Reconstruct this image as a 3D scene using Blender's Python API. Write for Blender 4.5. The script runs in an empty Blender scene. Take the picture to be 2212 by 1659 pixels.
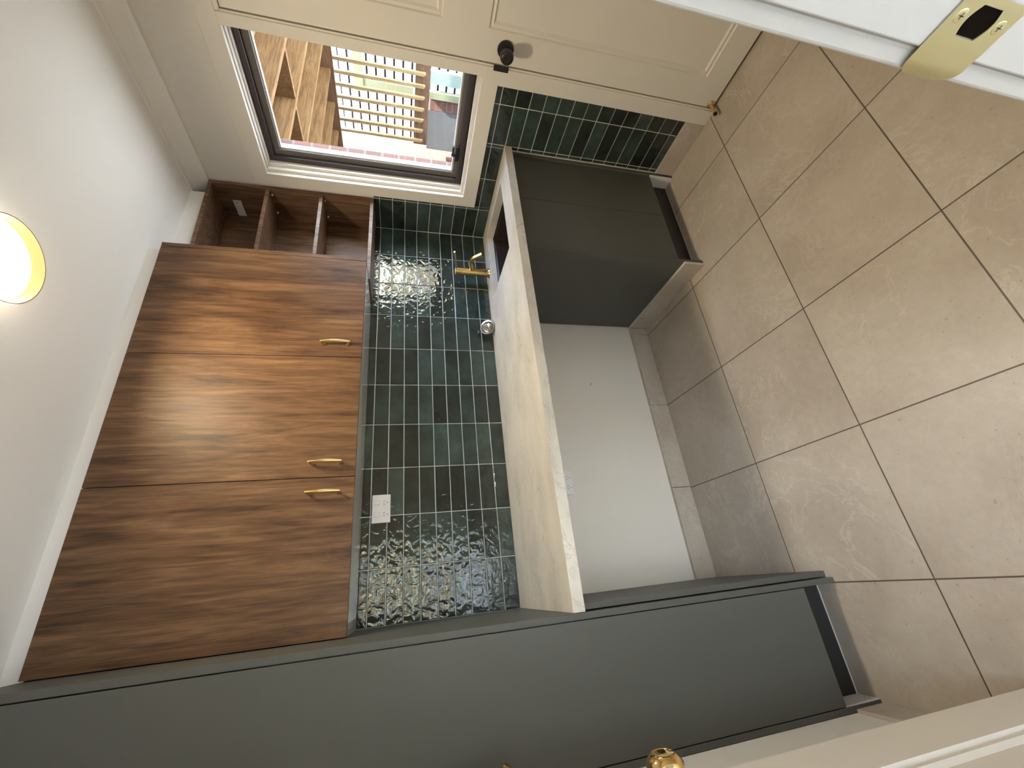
import bpy, bmesh, math, random
from mathutils import Vector, Matrix, Euler
random.seed(7)
SC = bpy.context.scene
COL = SC.collection

# ------------------------------------------------------------------ camera
CAM_POS = Vector((-1.93621, -1.90346, 1.44035))
CR = Vector((0.89911262, -0.43765979, 0.00709926))
CU = Vector((0.10524644, 0.23190066, 0.96702909))
CF = Vector((0.42487607, 0.8687209, -0.25456695))
cam_data = bpy.data.cameras.new('camera')
cam = bpy.data.objects.new('camera', cam_data)
COL.objects.link(cam)
X_, Y_, Z_ = -CU, CR, -CF            # the phone was held sideways: up in the room is left in the frame
cam.matrix_world = Matrix(((X_.x, Y_.x, Z_.x, CAM_POS.x), (X_.y, Y_.y, Z_.y, CAM_POS.y),
                           (X_.z, Y_.z, Z_.z, CAM_POS.z), (0, 0, 0, 1)))
cam_data.sensor_fit = 'HORIZONTAL'
cam_data.sensor_width = 36
cam_data.lens = 36 * 908.7 / 2212
cam_data.clip_start = 0.02
cam_data.clip_end = 200
SC.camera = cam
SC.view_settings.view_transform = 'Standard'
SC.view_settings.look = 'None'
SC.view_settings.gamma = 1
SC.view_settings.use_curve_mapping = False
SC.view_settings.exposure = 1.71

# ------------------------------------------------------------------ sky, sun, lamps
world = bpy.data.worlds.new('sky'); SC.world = world; world.use_nodes = True
wn = world.node_tree.nodes; wl = world.node_tree.links
bg = wn['Background']
sky = wn.new('ShaderNodeTexSky'); sky.sky_type = 'NISHITA'; sky.sun_disc = False
sky.sun_elevation = math.radians(50); sky.sun_rotation = math.radians(190); sky.altitude = 50
sky.dust_density = 2.0
wl.new(sky.outputs[0], bg.inputs[0]); bg.inputs[1].default_value = 1.35
sun_d = bpy.data.lights.new('sun', 'SUN'); sun_d.energy = 20; sun_d.angle = 0.009; sun_d.color = (1, .98, .96)
sun = bpy.data.objects.new('sun', sun_d); COL.objects.link(sun)
sun.rotation_euler = Vector((0.11, 0.61, -0.78)).to_track_quat('-Z', 'Y').to_euler()

def portal(name, loc, rot, sx, sy):
    d = bpy.data.lights.new(name, 'AREA'); d.shape = 'RECTANGLE'; d.size = sx; d.size_y = sy
    d.cycles.is_portal = True
    o = bpy.data.objects.new(name, d); o.location = loc; o.rotation_euler = rot; COL.objects.link(o)
portal('sky_portal', (0.2, -0.6, 1.6), (0, math.radians(90), 0), 1.1, 0.8)
portal('sky_portal', (-2.3, -3.98, 1.15), (math.radians(90), 0, 0), 1.8, 2.2)

LAMP_COL = (1.0, 0.82, 0.54)
LAMP_POW = 58.0
SC.cycles.diffuse_bounces = 8
SC.cycles.max_bounces = 14
SC.cycles.sample_clamp_indirect = 12
SC.cycles.caustics_reflective = False

# ------------------------------------------------------------------ helpers
def tag(o, label=None, cat=None, group=None, kind=None):
    if label: o['label'] = label
    if cat: o['category'] = cat
    if group: o['group'] = group
    if kind: o['kind'] = kind
    return o

def thing(name, loc, label, cat, group=None, kind=None):
    o = bpy.data.objects.new(name, None); o.empty_display_size = 0.05
    o.location = loc; COL.objects.link(o)
    return tag(o, label, cat, group, kind)

def wloc(o):
    v = Vector(o.location)
    while o.parent:
        o = o.parent; v += Vector(o.location)
    return v

def obj(name, bm, m, parent=None, label=None, cat=None, group=None, kind=None, smooth=False, bevel=0, segs=2):
    """one mesh object from geometry given in room coordinates"""
    bm.normal_update()
    if parent is not None:
        base = wloc(parent); off = Vector((0, 0, 0))
    else:
        xs = [v.co for v in bm.verts]
        lo = Vector([min(c[i] for c in xs) for i in range(3)]); hi = Vector([max(c[i] for c in xs) for i in range(3)])
        base = Vector(((lo.x+hi.x)/2, (lo.y+hi.y)/2, lo.z)); off = base
    bmesh.ops.translate(bm, verts=bm.verts, vec=-base)
    me = bpy.data.meshes.new(name); bm.to_mesh(me); bm.free()
    o = bpy.data.objects.new(name, me); COL.objects.link(o)
    if isinstance(m, (list, tuple)):
        for x in m: me.materials.append(x)
    else: me.materials.append(m)
    if smooth:
        for p in me.polygons: p.use_smooth = True
    if parent is not None: o.parent = parent
    else: o.location = off
    if bevel:
        md = o.modifiers.new('bevel', 'BEVEL'); md.width = bevel; md.segments = segs; md.limit_method = 'ANGLE'
        md.angle_limit = math.radians(40); md.harden_normals = False
    if smooth:
        md = o.modifiers.new('wn', 'WEIGHTED_NORMAL'); md.keep_sharp = True
        try: me.set_sharp_from_angle(angle=math.radians(42))
        except Exception: pass
    return tag(o, label, cat, group, kind)

def box(bm, x0, x1, y0, y1, z0, z1, mi=0, rot=None, piv=None):
    x0, x1 = sorted((x0, x1)); y0, y1 = sorted((y0, y1)); z0, z1 = sorted((z0, z1))
    vs = [bm.verts.new((x, y, z)) for z in (z0, z1) for x, y in ((x0, y0), (x1, y0), (x1, y1), (x0, y1))]
    fs = [(0, 3, 2, 1), (4, 5, 6, 7), (0, 1, 5, 4), (1, 2, 6, 5), (2, 3, 7, 6), (3, 0, 4, 7)]
    for f in fs:
        fc = bm.faces.new([vs[i] for i in f]); fc.material_index = mi
    if rot is not None:
        bmesh.ops.rotate(bm, verts=vs, cent=piv, matrix=rot)
    return vs

def B(*a, **k):
    bm = bmesh.new(); box(bm, *a, **k); return bm

def BB(lst):
    bm = bmesh.new()
    for a in lst: box(bm, *a)
    return bm

def frame_for(d):
    d = Vector(d).normalized()
    a = Vector((0, 0, 1)) if abs(d.z) < .9 else Vector((1, 0, 0))
    u = d.cross(a).normalized(); v = d.cross(u).normalized()
    return u, v, d

def lathe(bm, origin, axis, prof, n=32, mi=0, cap=True):
    """prof: list of (distance along axis, radius)"""
    u, v, d = frame_for(axis); o = Vector(origin); rings = []
    for (t, r) in prof:
        if r < 1e-6: rings.append([bm.verts.new(o + d*t)])
        else: rings.append([bm.verts.new(o + d*t + (u*math.cos(a) + v*math.sin(a))*r) for a in [2*math.pi*i/n for i in range(n)]])
    for A, Bq in zip(rings, rings[1:]):
        if len(A) == 1 and len(Bq) == 1: continue
        for i in range(n):
            j = (i+1) % n
            if len(A) == 1: f = bm.faces.new((A[0], Bq[j], Bq[i]))
            elif len(Bq) == 1: f = bm.faces.new((A[i], A[j], Bq[0]))
            else: f = bm.faces.new((A[i], A[j], Bq[j], Bq[i]))
            f.material_index = mi
    if cap:
        for R, fl in ((rings[0], True), (rings[-1], False)):
            if len(R) > 2:
                f = bm.faces.new(list(reversed(R)) if not fl else R); f.material_index = mi
    bmesh.ops.recalc_face_normals(bm, faces=bm.faces)
    return bm

def tube(bm, pts, rad, n=14, mi=0, flat=None):
    """sweep a round (or flattened) section along points; rad a number or list"""
    pts = [Vector(p) for p in pts]; rings = []
    if not isinstance(rad, (list, tuple)): rad = [rad]*len(pts)
    up = None
    for i, p in enumerate(pts):
        d = (pts[min(i+1, len(pts)-1)] - pts[max(i-1, 0)]).normalized()
        if up is None:
            u, v, _ = frame_for(d)
        else:
            u = (up - d*up.dot(d)).normalized(); v = d.cross(u)
        up = u; r = rad[i]
        ra, rb = (r, r) if flat is None else (r*flat[0], r*flat[1])
        rings.append([bm.verts.new(p + u*math.cos(a)*ra + v*math.sin(a)*rb) for a in [2*math.pi*k/n for k in range(n)]])
    for A, Bq in zip(rings, rings[1:]):
        for i in range(n):
            f = bm.faces.new((A[i], A[(i+1) % n], Bq[(i+1) % n], Bq[i])); f.material_index = mi
    bm.faces.new(list(reversed(rings[0]))).material_index = mi
    bm.faces.new(rings[-1]).material_index = mi
    bmesh.ops.recalc_face_normals(bm, faces=bm.faces)
    return bm

def smooth_path(pts, n=6):
    P = [Vector(p) for p in pts]; out = []
    for i in range(len(P)-1):
        p0 = P[max(i-1, 0)]; p1 = P[i]; p2 = P[i+1]; p3 = P[min(i+2, len(P)-1)]
        for k in range(n):
            t = k/n
            out.append(.5*((2*p1) + (-p0+p2)*t + (2*p0-5*p1+4*p2-p3)*t*t + (-p0+3*p1-3*p2+p3)*t**3))
    out.append(P[-1]); return out

# ------------------------------------------------------------------ materials
def new_mat(name):
    m = bpy.data.materials.new(name); m.use_nodes = True
    nt = m.node_tree; return m, nt.nodes, nt.links, nt.nodes['Principled BSDF']

def simple(name, col, rough=.5, metal=0, bump=0, bscale=200, spec=.5, var=0, vscale=3, coat=0):
    m, n, l, b = new_mat(name)
    b.inputs['Base Color'].default_value = (*col, 1); b.inputs['Roughness'].default_value = rough
    b.inputs['Metallic'].default_value = metal; b.inputs['Specular IOR Level'].default_value = spec
    if coat: b.inputs['Coat Weight'].default_value = coat; b.inputs['Coat Roughness'].default_value = .1
    g = n.new('ShaderNodeNewGeometry')
    nz = n.new('ShaderNodeTexNoise'); nz.inputs['Scale'].default_value = vscale; nz.inputs['Detail'].default_value = 4
    l.new(g.outputs['Position'], nz.inputs['Vector'])
    mx = n.new('ShaderNodeMix'); mx.data_type = 'RGBA'
    v = max(var, .02)
    mx.inputs[6].default_value = (*[c*(1-v) for c in col], 1); mx.inputs[7].default_value = (*[min(1, c*(1+v)) for c in col], 1)
    l.new(nz.outputs['Fac'], mx.inputs[0]); l.new(mx.outputs[2], b.inputs['Base Color'])
    if bump:
        n2 = n.new('ShaderNodeTexNoise'); n2.inputs['Scale'].default_value = bscale; n2.inputs['Detail'].default_value = 3
        l.new(g.outputs['Position'], n2.inputs['Vector'])
        bp = n.new('ShaderNodeBump'); bp.inputs['Strength'].default_value = bump; bp.inputs['Distance'].default_value = .001
        l.new(n2.outputs['Fac'], bp.inputs['Height']); l.new(bp.outputs[0], b.inputs['Normal'])
    return m

def math_node(n, l, op, a, b=None, c=None):
    x = n.new('ShaderNodeMath'); x.operation = op
    for i, v in enumerate((a, b, c)):
        if v is None: continue
        if isinstance(v, (int, float)): x.inputs[i].default_value = v
        else: l.new(v, x.inputs[i])
    return x.outputs[0]

def ramp(n, l, fac, stops):
    r = n.new('ShaderNodeValToRGB'); e = r.color_ramp.elements
    while len(e) < len(stops): e.new(.5)
    for k, (p, c) in zip(e, stops): k.position = p; k.color = (*c, 1) if len(c) == 3 else c
    l.new(fac, r.inputs[0]); return r.outputs[0]

def mapping(n, l, vec, scale, loc=None):
    mp = n.new('ShaderNodeMapping'); mp.inputs['Scale'].default_value = scale
    if loc: mp.inputs['Location'].default_value = loc
    l.new(vec, mp.inputs['Vector']); return mp.outputs[0]

def wood(name, dark, mid, light, rough=.42, off=(0, 0, 0), axis='Z'):
    m, n, l, b = new_mat(name)
    g = n.new('ShaderNodeNewGeometry'); pos = g.outputs['Position']
    s_big = {'Z': (17, 17, 2.0), 'X': (2, 17, 17), 'Y': (17, 2, 17)}[axis]
    s_fine = {'Z': (75, 75, 5), 'X': (4, 90, 90), 'Y': (90, 4, 90)}[axis]
    s_pore = {'Z': (320, 320, 12), 'X': (12, 320, 320), 'Y': (320, 12, 320)}[axis]
    n1 = n.new('ShaderNodeTexNoise'); n1.inputs['Scale'].default_value = 1; n1.inputs['Detail'].default_value = 10
    n1.inputs['Roughness'].default_value = .68; n1.inputs['Distortion'].default_value = .8
    l.new(mapping(n, l, pos, s_big, off), n1.inputs['Vector'])
    n2 = n.new('ShaderNodeTexNoise'); n2.inputs['Scale'].default_value = 1; n2.inputs['Detail'].default_value = 5
    n2.inputs['Distortion'].default_value = .6
    l.new(mapping(n, l, pos, s_fine, off), n2.inputs['Vector'])
    n3 = n.new('ShaderNodeTexNoise'); n3.inputs['Scale'].default_value = 1; n3.inputs['Detail'].default_value = 2
    l.new(mapping(n, l, pos, s_pore, off), n3.inputs['Vector'])
    c1 = ramp(n, l, n1.outputs['Fac'], [(.30, dark), (.46, mid), (.66, light)])
    f2 = ramp(n, l, n2.outputs['Fac'], [(.30, (.55, .52, .50)), (.58, (1.12, 1.12, 1.12))])
    f3 = ramp(n, l, n3.outputs['Fac'], [(.33, (.72, .70, .68)), (.5, (1, 1, 1))])
    a = n.new('ShaderNodeMix'); a.data_type = 'RGBA'; a.blend_type = 'MULTIPLY'; a.inputs[0].default_value = .95
    l.new(c1, a.inputs[6]); l.new(f2, a.inputs[7])
    a2 = n.new('ShaderNodeMix'); a2.data_type = 'RGBA'; a2.blend_type = 'MULTIPLY'; a2.inputs[0].default_value = .8
    l.new(a.outputs[2], a2.inputs[6]); l.new(f3, a2.inputs[7])
    l.new(a2.outputs[2], b.inputs['Base Color'])
    b.inputs['Roughness'].default_value = rough; b.inputs['Specular IOR Level'].default_value = .36
    bp = n.new('ShaderNodeBump'); bp.inputs['Strength'].default_value = .08; bp.inputs['Distance'].default_value = .001
    l.new(n2.outputs['Fac'], bp.inputs['Height']); l.new(bp.outputs[0], b.inputs['Normal'])
    return m

M = {}
M['wall'] = simple('wall_paint', (.76, .735, .68), .75, bump=.05, bscale=300)
M['trim'] = simple('trim_paint', (.74, .715, .66), .42, bump=.03, bscale=150)
M['ceil'] = simple('ceiling_paint', (.87, .87, .845), .85)
M['charcoal'] = simple('charcoal_laminate', (.092, .095, .088), .5, bump=.08, bscale=900, spec=.4)
M['kick'] = simple('dark_kickboard', (.022, .023, .025), .35)
M['carcass'] = simple('white_melamine', (.78, .78, .77), .35)
M['walnut'] = wood('walnut_laminate', (.049, .025, .012), (.134, .069, .032), (.213, .120, .060), .47)
M['walnut2'] = wood('walnut_shelf', (.075, .040, .024), (.165, .095, .058), (.25, .155, .10), .42, (3.1, 1.7, .4))
M['brass'] = simple('brushed_brass', (.78, .56, .24), .28, 1, var=.04, vscale=60)
M['brass_pol'] = simple('polished_brass', (.86, .62, .27), .07, 1)
M['brass_pale'] = simple('pale_brass_plate', (.90, .84, .50), .38, 1, bump=.1, bscale=60)
M['chrome'] = simple('steel', (.62, .60, .57), .18, 1)
M['black'] = simple('matt_black_metal', (.018, .016, .016), .38)
M['rubber'] = simple('black_rubber', (.012, .012, .012), .7)
M['plastic'] = simple('white_plastic', (.83, .82, .84), .3)
M['slot'] = simple('socket_slot_dark', (.03, .03, .03), .6)
M['sink'] = simple('dark_composite_sink', (.032, .024, .022), .38)
M['silicone'] = simple('pale_silicone', (.62, .62, .60), .4)
M['soffit'] = simple('pale_gloss_underside', (.84, .84, .81), .12, coat=.5)
M['alu'] = simple('brown_aluminium', (.055, .044, .043), .38, bump=.1, bscale=700)
M['alu_sash'] = simple('lit_brown_sash', (.145, .135, .13), .35, bump=.1, bscale=700)  # brown frame colour lightened to paint the light it reflects
M['bead'] = simple('highlit_glazing_bead', (.72, .72, .69), .35)  # whitened to paint the highlight line beside the glass
M['lampring'] = simple('gold_lamp_ring', (.95, .66, .26), .45)
M['hallwall'] = simple('hall_paint', (.45, .50, .56), .8)
M['dark'] = simple('hollow_shade', (.010, .006, .004), .9, spec=.05)

def stone(name, grid=True):
    m, n, l, b = new_mat(name)
    g = n.new('ShaderNodeNewGeometry'); pos = g.outputs['Position']
    T = .4577; gx = -.2203; gy = -.463
    sp = n.new('ShaderNodeSeparateXYZ'); l.new(pos, sp.inputs[0])
    u = math_node(n, l, 'DIVIDE', math_node(n, l, 'SUBTRACT', sp.outputs[0], gx), T)
    v = math_node(n, l, 'DIVIDE', math_node(n, l, 'SUBTRACT', sp.outputs[1], gy), T)
    iu = math_node(n, l, 'FLOOR', u); iv = math_node(n, l, 'FLOOR', v)
    cb = n.new('ShaderNodeCombineXYZ'); l.new(iu, cb.inputs[0]); l.new(iv, cb.inputs[1])
    wn_ = n.new('ShaderNodeTexWhiteNoise'); wn_.noise_dimensions = '3D'; l.new(cb.outputs[0], wn_.inputs['Vector'])
    ofs = n.new('ShaderNodeVectorMath'); ofs.operation = 'SCALE'; ofs.inputs[3].default_value = 13.0
    l.new(wn_.outputs['Color'], ofs.inputs[0])
    ad = n.new('ShaderNodeVectorMath'); ad.operation = 'ADD'; l.new(pos, ad.inputs[0]); l.new(ofs.outputs[0], ad.inputs[1])
    P = ad.outputs[0] if grid else pos
    def nz(scale, det, rg=.55, dist=0):
        x = n.new('ShaderNodeTexNoise'); x.inputs['Scale'].default_value = scale; x.inputs['Detail'].default_value = det
        x.inputs['Roughness'].default_value = rg; x.inputs['Distortion'].default_value = dist
        l.new(P, x.inputs['Vector']); return x.outputs['Fac']
    base = ramp(n, l, nz(3.2, 6, .6, .3), [(.30, (.42, .365, .305)), (.5, (.49, .435, .37)), (.68, (.54, .49, .42))])
    fine = ramp(n, l, nz(45, 6, .7), [(.3, (.90, .89, .88)), (.7, (1.06, 1.06, 1.06))])
    mx = n.new('ShaderNodeMix'); mx.data_type = 'RGBA'; mx.blend_type = 'MULTIPLY'; mx.inputs[0].default_value = .7
    l.new(base, mx.inputs[6]); l.new(fine, mx.inputs[7])
    # pale veins: thin band of a distorted noise, only in patches
    vein = n.new('ShaderNodeTexNoise'); vein.inputs['Scale'].default_value = 3.0; vein.inputs['Detail'].default_value = 7
    vein.inputs['Distortion'].default_value = 1.4; vein.inputs['Roughness'].default_value = .65
    l.new(P, vein.inputs['Vector'])
    d = math_node(n, l, 'ABSOLUTE', math_node(n, l, 'SUBTRACT', vein.outputs['Fac'], .5))
    vm = ramp(n, l, d, [(.0, (1, 1, 1)), (.018, (0, 0, 0))])
    pt = ramp(n, l, nz(2.1, 2), [(.44, (0, 0, 0)), (.60, (1, 1, 1))])
    vf = math_node(n, l, 'MULTIPLY', math_node(n, l, 'MULTIPLY', vm, pt), .42)
    m2 = n.new('ShaderNodeMix'); m2.data_type = 'RGBA'; l.new(vf, m2.inputs[0]); l.new(mx.outputs[2], m2.inputs[6])
    m2.inputs[7].default_value = (.70, .65, .58, 1)
    # small dark specks
    sk = ramp(n, l, nz(75, 3, .6), [(.27, (.62, .58, .54)), (.34, (1, 1, 1))])
    m3 = n.new('ShaderNodeMix'); m3.data_type = 'RGBA'; m3.blend_type = 'MULTIPLY'; m3.inputs[0].default_value = .6
    l.new(m2.outputs[2], m3.inputs[6]); l.new(sk, m3.inputs[7])
    out = m3.outputs[2]
    rough = .42
    if grid:
        hw = .0021 / T
        fu = math_node(n, l, 'FRACT', u); fv = math_node(n, l, 'FRACT', v)
        du = math_node(n, l, 'MINIMUM', fu, math_node(n, l, 'SUBTRACT', 1, fu))
        dv = math_node(n, l, 'MINIMUM', fv, math_node(n, l, 'SUBTRACT', 1, fv))
        dm = math_node(n, l, 'MINIMUM', du, dv)
        gm = math_node(n, l, 'LESS_THAN', dm, hw)
        tv = math_node(n, l, 'MULTIPLY_ADD', wn_.outputs['Value'], .07, .965)
        ts = n.new('ShaderNodeVectorMath'); ts.operation = 'SCALE'; l.new(out, ts.inputs[0]); l.new(tv, ts.inputs[3])
        m4 = n.new('ShaderNodeMix'); m4.data_type = 'RGBA'; l.new(gm, m4.inputs[0]); l.new(ts.outputs[0], m4.inputs[6])
        m4.inputs[7].default_value = (.105, .085, .068, 1); out = m4.outputs[2]
        bp = n.new('ShaderNodeBump'); bp.inputs['Strength'].default_value = .5; bp.inputs['Distance'].default_value = .002
        l.new(math_node(n, l, 'SUBTRACT', 1, gm), bp.inputs['Height']); l.new(bp.outputs[0], b.inputs['Normal'])
    l.new(out, b.inputs['Base Color']); b.inputs['Roughness'].default_value = rough
    return m
M['floor'] = stone('stone_floor_tile')
M['stone'] = stone('stone_skirting_tile', False)

def marble():
    m, n, l, b = new_mat('marble_laminate')
    g = n.new('ShaderNodeNewGeometry'); pos = mapping(n, l, g.outputs['Position'], (5, 9, 9))
    a = n.new('ShaderNodeTexNoise'); a.inputs['Scale'].default_value = 1.0; a.inputs['Detail'].default_value = 8
    a.inputs['Roughness'].default_value = .62; a.inputs['Distortion'].default_value = 2.2; l.new(pos, a.inputs['Vector'])
    d = math_node(n, l, 'ABSOLUTE', math_node(n, l, 'SUBTRACT', a.outputs['Fac'], .5))
    v = ramp(n, l, d, [(0, (1, 1, 1)), (.022, (0, 0, 0))])
    p = n.new('ShaderNodeTexNoise'); p.inputs['Scale'].default_value = 1.3; p.inputs['Detail'].default_value = 3; l.new(pos, p.inputs['Vector'])
    pm = ramp(n, l, p.outputs['Fac'], [(.42, (0, 0, 0)), (.62, (1, 1, 1))])
    f = math_node(n, l, 'MULTIPLY', math_node(n, l, 'MULTIPLY', v, pm), .62)
    c = n.new('ShaderNodeTexNoise'); c.inputs['Scale'].default_value = .8; c.inputs['Detail'].default_value = 5; l.new(pos, c.inputs['Vector'])
    base = ramp(n, l, c.outputs['Fac'], [(.35, (.58, .555, .495)), (.6, (.70, .67, .60))])
    mx = n.new('ShaderNodeMix'); mx.data_type = 'RGBA'; l.new(f, mx.inputs[0]); l.new(base, mx.inputs[6]); mx.inputs[7].default_value = (.30, .29, .28, 1)
    l.new(mx.outputs[2], b.inputs['Base Color']); b.inputs['Roughness'].default_value = .33
    return m
M['marble'] = marble()

def glazed():
    m, n, l, b = new_mat('green_glazed_tile')
    g = n.new('ShaderNodeNewGeometry'); pos = g.outputs['Position']; rnd = g.outputs['Random Per Island']
    cb = n.new('ShaderNodeCombineXYZ'); l.new(math_node(n, l, 'MULTIPLY', rnd, 37.), cb.inputs[0]); l.new(math_node(n, l, 'MULTIPLY', rnd, 91.), cb.inputs[2])
    ad = n.new('ShaderNodeVectorMath'); ad.operation = 'ADD'; l.new(pos, ad.inputs[0]); l.new(cb.outputs[0], ad.inputs[1])
    def nz(s, d, r=.55, dist=0):
        x = n.new('ShaderNodeTexNoise'); x.inputs['Scale'].default_value = s; x.inputs['Detail'].default_value = d
        x.inputs['Roughness'].default_value = r; x.inputs['Distortion'].default_value = dist
        l.new(ad.outputs[0], x.inputs['Vector']); return x.outputs['Fac']
    t = math_node(n, l, 'ADD', math_node(n, l, 'MULTIPLY', nz(9, 5, .6), .75), math_node(n, l, 'MULTIPLY', rnd, .32))
    c = ramp(n, l, t, [(.28, (.013, .017, .015)), (.5, (.025, .036, .031)), (.72, (.045, .072, .063)), (.88, (.085, .130, .118))])
    l.new(c, b.inputs['Base Color']); b.inputs['Roughness'].default_value = .06; b.inputs['Specular IOR Level'].default_value = .62
    h = math_node(n, l, 'ADD', math_node(n, l, 'MULTIPLY', nz(32, 1.5, .4, .8), 1.2), math_node(n, l, 'MULTIPLY', nz(9, 2), 1.4))
    bp = n.new('ShaderNodeBump'); bp.inputs['Strength'].default_value = .55; bp.inputs['Distance'].default_value = .0042
    l.new(h, bp.inputs['Height']); l.new(bp.outputs[0], b.inputs['Normal'])
    return m
M['glazed'] = glazed()
M['grout'] = simple('pale_grout', (.60, .63, .61), .7, bump=.2, bscale=400)

def brickmat(name, c1, c2, mortar, rot, bw=.24, rh=.086):
    m, n, l, b = new_mat(name)
    g = n.new('ShaderNodeNewGeometry'); sp = n.new('ShaderNodeSeparateXYZ'); l.new(g.outputs['Position'], sp.inputs[0])
    cb = n.new('ShaderNodeCombineXYZ'); l.new(sp.outputs[0 if rot == 'Y' else 1], cb.inputs[0]); l.new(sp.outputs[2], cb.inputs[1])
    t = n.new('ShaderNodeTexBrick'); t.inputs['Scale'].default_value = 1; t.inputs['Brick Width'].default_value = bw
    t.inputs['Row Height'].default_value = rh; t.inputs['Mortar Size'].default_value = .006; t.inputs['Bias'].default_value = -.1
    t.inputs['Color1'].default_value = (*c1, 1); t.inputs['Color2'].default_value = (*c2, 1); t.inputs['Mortar'].default_value = (*mortar, 1)
    l.new(cb.outputs[0], t.inputs['Vector']); l.new(t.outputs['Color'], b.inputs['Base Color']); b.inputs['Roughness'].default_value = .85
    return m
M['brick'] = brickmat('red_brick', (.17, .062, .036), (.11, .05, .036), (.15, .12, .10), 'Y', .24, .1)
M['brick_x'] = brickmat('house_red_brick', (.12, .05, .034), (.085, .045, .035), (.12, .10, .085), 'X')
M['pine'] = wood('raw_pine', (.13, .068, .024), (.19, .108, .040), (.235, .145, .060), .7, axis='X')
M['ply'] = wood('plywood', (.12, .07, .035), (.16, .095, .048), (.19, .12, .065), .7, (2, 5, 1), axis='X')
M['picket'] = wood('treated_pine_picket', (.22, .15, .065), (.30, .22, .105), (.36, .27, .14), .6)
M['fascia'] = wood('brown_fascia', (.09, .05, .028), (.14, .08, .045), (.18, .11, .06), .6, axis='Y')
M['sage'] = simple('sage_green_paint', (.16, .18, .11), .6)
M['teal'] = simple('pale_teal_paint', (.17, .23, .21), .6)
M['concrete'] = simple('grey_concrete', (.075, .08, .082), .8, var=.2, vscale=4)
M['palewall'] = simple('pale_slat_paint', (.52, .55, .61), .6, var=.06, vscale=8)
M['render'] = simple('pale_render', (.62, .66, .72), .8, var=.15, vscale=6)
M['navy'] = simple('dark_blue_gap', (.002, .0025, .008), .6)
M['ground'] = simple('pale_paved_ground', (.40, .415, .42), .95, var=.25, vscale=5)
M['leaf'] = simple('hedge_green', (.07, .13, .035), .6, var=.5, vscale=14)
M['galv'] = simple('galvanised_bracket', (.42, .46, .46), .5, .4)

def glass():
    m, n, l, b = new_mat('window_glass')
    n.remove(b); out = n['Material Output']
    tr = n.new('ShaderNodeBsdfTransparent'); gl = n.new('ShaderNodeBsdfGlossy'); gl.inputs['Roughness'].default_value = .0
    geo = n.new('ShaderNodeNewGeometry')
    dt = n.new('ShaderNodeVectorMath'); dt.operation = 'DOT_PRODUCT'
    l.new(geo.outputs['Incoming'], dt.inputs[0]); l.new(geo.outputs['Normal'], dt.inputs[1])
    q = math_node(n, l, 'SUBTRACT', 1, math_node(n, l, 'ABSOLUTE', dt.outputs['Value']))
    fres = math_node(n, l, 'MULTIPLY_ADD', math_node(n, l, 'POWER', q, 5), .95, .04)
    nzz = n.new('ShaderNodeTexNoise'); nzz.inputs['Scale'].default_value = 30; l.new(geo.outputs['Position'], nzz.inputs['Vector'])
    tint = ramp(n, l, nzz.outputs['Fac'], [(.3, (.95, .96, .95)), (.7, (.97, .98, .97))]); l.new(tint, tr.inputs[0])
    mx = n.new('ShaderNodeMixShader'); l.new(fres, mx.inputs[0]); l.new(tr.outputs[0], mx.inputs[1]); l.new(gl.outputs[0], mx.inputs[2])
    l.new(mx.outputs[0], out.inputs[0]); return m
M['glass'] = glass()

def emis(name, col, st):
    m, n, l, b = new_mat(name)
    b.inputs['Base Color'].default_value = (.9, .9, .9, 1); b.inputs['Emission Color'].default_value = (*col, 1)
    b.inputs['Emission Strength'].default_value = st; return m
M['lamp'] = emis('lamp_diffuser', LAMP_COL, LAMP_POW)

M['lampglow'] = simple('gold_rim_painted_glow', (.016, .0108, .0042), .6, spec=.03)
_b = M['lampglow'].node_tree.nodes['Principled BSDF']; _b.inputs['Emission Color'].default_value = (1, .62, .22, 1); _b.inputs['Emission Strength'].default_value = .06  # faint emission paints the warm lamplight on the rim

M['lampfill'] = emis('lamp_side_fill_glow', (1, .84, .60), .9)  # unseen outer side made to glow, added to brighten the ceiling

# ------------------------------------------------------------------ dimensions (metres)
XL = -2.398      # left wall
YF = -1.812      # inner face of the front wall
YH = -1.935      # hall face of the front wall
ZC = 2.43
BT, BB_ = .9585, .9217   # bench top / underside
TX = -2.033      # left end of bench and splashback
PW = .009        # plaster sits this much behind the tile face

# ------------------------------------------------------------------ room shell
struct = dict(kind='structure')
obj('floor', B(-3.4, .12, -4.1, .12, -.1, 0), M['floor'], **struct)
ceiling = obj('ceiling', B(-3.4, .12, -4.1, .12, ZC, ZC+.1), M['ceil'], **struct)
wall_back = obj('wall_back', B(-2.5, .12, PW, .12, 0, ZC), M['wall'], **struct)
obj('wall_left', B(XL-.1, XL, YH, PW, 0, ZC), M['wall'], **struct)
WY0, WY1, WZ0, WZ1 = -.903, -.271, 1.113, 2.090     # window opening
DY0, DY1, DZ = -1.790, -.951, 2.076                 # door opening
wall_right = obj('wall_right', BB([
    (PW, .12, WY1, PW, 0, ZC), (PW, .12, WY0-.02, WY1, 0, WZ0), (PW, .12, DY1, WY1, WZ1, ZC),
    (PW, .12, DY1+.001, WY0, 0, WZ1), (PW, .12, YF-.1, DY1, DZ, ZC), (PW, .12, -2.05, DY0, 0, DZ)]), M['wall'], **struct)
# front wall with the doorway the camera stands in
OX0, OX1 = -2.302, -1.612
obj('wall_front', BB([(XL, OX0-.03, YH, YF, 0, ZC), (OX1+.03, PW, YH, YF, 0, ZC), (OX0-.03, OX1+.03, YH, YF, 2.09, ZC)]), M['wall'], **struct)

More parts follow.
